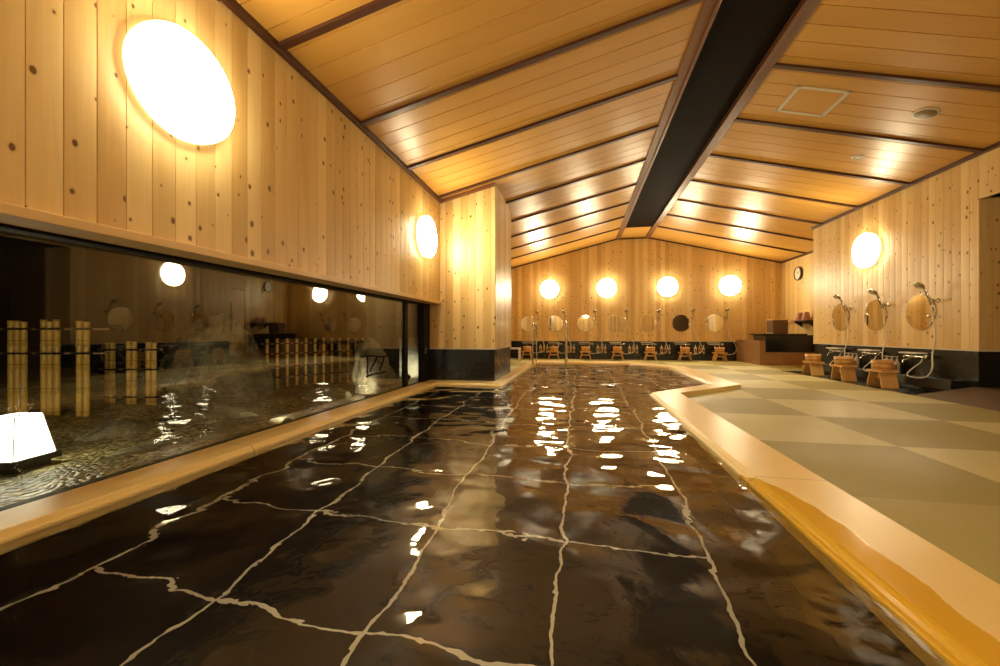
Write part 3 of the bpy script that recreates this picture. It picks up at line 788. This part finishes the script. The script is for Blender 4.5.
def blob(name, loc, size, mat, seed, rough=.28, sub=5, flat=False, rz=0):
    rnd = random.Random(seed); bm = bmesh.new(); bmesh.ops.create_icosphere(bm, subdivisions=sub, radius=1)
    planes = [(Vector((rnd.uniform(-1, 1), rnd.uniform(-1, 1), rnd.uniform(-.5, 1))).normalized(), rnd.uniform(.62, .92)) for _ in range(13)]
    ph = [rnd.uniform(0, 6) for _ in range(6)]
    for v in bm.verts:
        p = v.co.copy()
        for nrm, dd in planes:
            q = p.dot(nrm)
            if q > dd: p -= nrm*(q-dd)*.9
        p *= 1 + .05*rough*(math.sin(p.x*7+ph[0]) + math.sin(p.y*9+ph[1]) + math.sin(p.z*8+ph[2])) + .02*math.sin(p.x*23+ph[3])*math.sin(p.y*21+ph[4])
        q_ = Vector((p.x*2.2+seed, p.y*2.2, p.z*2.2)); p *= 1 + .16*(mnoise.noise(q_)) + .07*mnoise.noise(q_*2.7) + .03*mnoise.noise(q_*7)
        v.co = Vector((p.x*size[0], p.y*size[1], max(p.z, -.55)*size[2]))
    for f in bm.faces: f.smooth = True
    me = bpy.data.meshes.new(name); bm.to_mesh(me); bm.free(); me.materials.append(mat)
    o = bpy.data.objects.new(name, me); C.objects.link(o); o.location = loc; o.rotation_euler = (0, 0, rz); return o
def at(u, depth):       # a ground point from its bearing and its distance along the viewing axis
    X = (u-500)/408*depth; c_, s_ = math.cos(math.radians(11.2)), math.sin(math.radians(11.2))
    return (X*c_-depth*s_, X*s_+depth*c_)
def rock_at(u, depth, z, size, m, seed, label, rz=.2):
    x, y = at(u, depth); o = blob('garden_rock', (x, y, z), size, M[m], seed, rz=rz); tag(o, label, 'rock', 'garden rocks'); return o
rock_at(217, 4.75, .20, (.64, .40, .70), 'rock', 3, 'large peaked boulder in the garden behind the middle of the window')
rock_at(206, 3.45, -.04, (.42, .22, .17), 'rock', 11, 'low rounded boulder in front of the large peaked one')
rock_at(374, 4.85, .22, (.26, .24, .40), 'palerock', 5, 'pale upright rock with dark strokes across it by the end of the window', .5)
rock_at(322, 4.55, -.02, (.42, .24, .17), 'rock', 8, 'low flat-topped rock in front of the far bamboo fence', -.2)
rock_at(120, 3.0, -.02, (.20, .14, .10), 'rock', 9, 'small dark rock to the right of the lantern', 1.0)
for k, (x, y, sx, sy) in enumerate([(-2.60, 2.05, .13, .17), (-2.48, 2.46, .12, .19), (-2.44, 3.05, .12, .22), (-2.42, 3.75, .12, .25)]):
    o = blob('paving_stone', (x, y, -.01), (sx, sy, .03), M['palerock'], 20+k, rz=-.25 if k < 2 else -.05); tag(o, 'flat pale paving stone along the window, ' + ['nearest the lantern', 'second from the lantern', 'third from the lantern', 'farthest from the lantern'][k], 'paving stone', 'paving stones outside the window')
r = empty('rock_strokes', (0, 0, 0)); tag(r, 'dark crooked strokes in front of the pale upright rock', 'mark')  # dark strokes of the pale rock, built as thin tubes before it
def ptv(u, v, depth): x, y = at(u, depth); return Vector((x, y, .7+(333-v)/408*depth))
for (u0, v0), (u1, v1) in (((361, 357), (387, 356)), ((366, 377), (386, 371)), ((367, 357), (368, 376)), ((377, 357), (370, 372)), ((384, 357), (380, 371))):
    p, q = ptv(u0, v0, 4.40), ptv(u1, v1, 4.40); mb = MB(); m1 = p.lerp(q, .35)+Vector((.006, 0, .008)); m2 = p.lerp(q, .7)+Vector((-.006, 0, -.006)); mb.tube(spline([p, m1, m2, q], 5), .010, 7, .008); mb.build('stroke', M['rope'], r)
# lantern
r = empty('garden_lantern', (-2.97, 1.645, -.035), math.radians(11)); tag(r, 'glowing paper lantern with tapered square shade on the gravel', 'lantern')
mb = MB(); b_, t_ = .100, .064; mb.hexa([(-b_, -b_, .075), (b_, -b_, .075), (b_, b_, .075), (-b_, b_, .075)], [(-t_, -t_, .295), (t_, -t_, .295), (t_, t_, .295), (-t_, t_, .295)]); mb.build('lantern_shade', M['paper'], r)
mb = MB(); mb.box(-.118, .118, -.118, .118, .04, .075); mb.box(-.09, .09, -.09, .09, 0, .04); mb.build('lantern_base', M['lanternbase'], r, bevel=.004)
mb = MB()
for sx in (-1, 1):
    for sy in (-1, 1): mb.tube([(sx*.101, sy*.101, .075), (sx*.065, sy*.065, .296)], .003, 6)
mb.build('lantern_ribs', M['white'], r)
# bamboo fences
def bamboo_fence(name_label, p0, p1, clusters, h, rails, rad=.025, gap=.052, base=0.0):
    r = empty('bamboo_fence', (0, 0, 0)); tag(r, name_label, 'fence', 'bamboo fences in the garden')
    P0, P1 = Vector((p0[0], p0[1], 0)), Vector((p1[0], p1[1], 0)); d = (P1-P0).normalized(); nn = Vector((-d.y, d.x, 0))
    for s, n in clusters:
        for k in range(n):
            q = P0.lerp(P1, s) + d*gap*(k-(n-1)/2) + nn*random.uniform(-.006, .006); hh = h + random.uniform(-.012, .012)
            mb = MB(); zz = -.04+base; prof = []
            z = zz
            while z < hh-.02:
                prof += [(rad*.96, z), (rad*.93, z+.10), (rad*.95, z+.195), (rad*1.05, z+.203), (rad*1.05, z+.208)]; z += .21
            prof = [p for p in prof if p[1] < hh] + [(rad*.95, hh), (rad*.7, hh), (rad*.65, hh-.02), (0, hh-.02)]
            mb.lathe([(0, zz)]+prof, 12, TR(q.x, q.y, 0)); mb.build('bamboo_pole', M['bamboo'], r)
        for zr_ in rails:
            q = P0.lerp(P1, s)
            mb = MB(); w = gap*n/2+.012; e = d*w; f = nn*(rad+.012)
            mb.hexa([q-e-f+Vector((0, 0, zr_-.008)), q+e-f+Vector((0, 0, zr_-.008)), q+e+f+Vector((0, 0, zr_-.008)), q-e+f+Vector((0, 0, zr_-.008))],
                    [q-e-f+Vector((0, 0, zr_+.008)), q+e-f+Vector((0, 0, zr_+.008)), q+e+f+Vector((0, 0, zr_+.008)), q-e+f+Vector((0, 0, zr_+.008))]); mb.build('rope_tie', M['rope'], r)
    for zr_ in rails:
        mb = MB(); mb.tube([P0+nn*(rad+.008)+Vector((0, 0, zr_)), P1+nn*(rad+.008)+Vector((0, 0, zr_))], .010, 8); mb.build('bamboo_rail', M['rail'], r)
p0, p1 = at(-90, 3.6), at(105, 3.6)
bamboo_fence('tall bamboo fence of bundled poles behind the lantern', p0, p1, [(.22, 3), (.555, 3), (.72, 3), (.885, 2)], .81, (.52, .735), .024, .056)
p0, p1 = at(96, 4.15), at(160, 4.15)
bamboo_fence('shorter bamboo fence to the right of the lantern', p0, p1, [(.22, 2), (.56, 2), (.86, 2)], .61, (.05, .33, .53), .024, .056)
A, B = Vector((-3.98, 4.50, 0)), Vector((-3.22, 5.95, 0)); n = 13
p0, p1 = (A.x, A.y), (B.x, B.y)
bamboo_fence('long bamboo fence of evenly spaced single poles by the pale rock', p0, p1, [((k+.5)/n, 1) for k in range(n)], .63, (.12, .26, .43, .56), .019, .04)
# garden spots: small ground fixtures, each with its own lamp
def spot(loc, aim, watts, label, lens=True):
    r = empty('garden_spotlight', loc); tag(r, label, 'spotlight', 'garden spotlights')
    d = (Vector(aim)-Vector(loc)).normalized(); q = d.to_track_quat('Z', 'Y').to_matrix().to_4x4()
    mb = MB(); mb.lathe([(0, -.05), (.03, -.05), (.036, .02), (.033, .022), (.031, .0), (0, .0)], 20, TR(0, 0, .04) @ q); mb.build('housing', M['lanternbase'], r)
    mb = MB(); mb.tube([(0, 0, -.06), (0, 0, .03)], .008, 8); mb.build('stake', M['lanternbase'], r)
    l = bpy.data.lights.new('spot_lamp', 'SPOT'); l.energy = watts; l.color = (1.0, .88, .62); l.spot_size = math.radians(75); l.spot_blend = .8; l.shadow_soft_size = .03
    lo = bpy.data.objects.new('spot_lamp', l); C.objects.link(lo); lo.parent = r; lo.location = Vector((0, 0, .04)) + d*.03; lo.rotation_euler = (-d).to_track_quat('Z', 'Y').to_euler()
spot((-2.62, 5.92, -.02), (-2.75, 6.3, .10), 22, 'small bright garden spotlight at the foot of the pale plaster wall')
spot((-2.20, 3.95, -.03), (-3.5, 5.4, .5), 15, 'small ground spotlight by the glass aimed at the far bamboo fence')
spot((-2.20, 2.75, -.03), (-3.9, 4.1, .75), 18, 'small ground spotlight by the glass aimed at the large boulder')
spot((-2.75, .75, -.03), (-4.7, 2.5, 0.55), 40, 'small ground spotlight aimed at the tall bamboo fence')

# droplets of condensation running down the outside of the pane near the lantern
mb = MB(); rnd = random.Random(4); px = XG-.007
def pane(y, z, rr):
    bmesh.ops.create_icosphere(mb.bm, subdivisions=2, radius=rr, matrix=TR(px, y, z) @ Matrix.Diagonal((.5, 1, 1.15, 1)))
y0 = 1.168
for k in range(44): pane(y0 + rnd.gauss(0, .004) + .006*math.sin(k*.5), .50 - .0088*k, rnd.uniform(.0016, .0034))
for k in range(46):
    a = rnd.uniform(-.3, PI+.3); pane(y0 + .034*math.cos(a)+rnd.gauss(0, .004), .40 - .045*math.sin(a)*-1 - .07*rnd.random(), rnd.uniform(.0012, .003))
o = mb.build('water_droplets', M['droplet']); tag(o, 'bright droplets running down the window pane in front of the lantern', 'droplets', kind='stuff')
for f in o.data.polygons: f.use_smooth = True
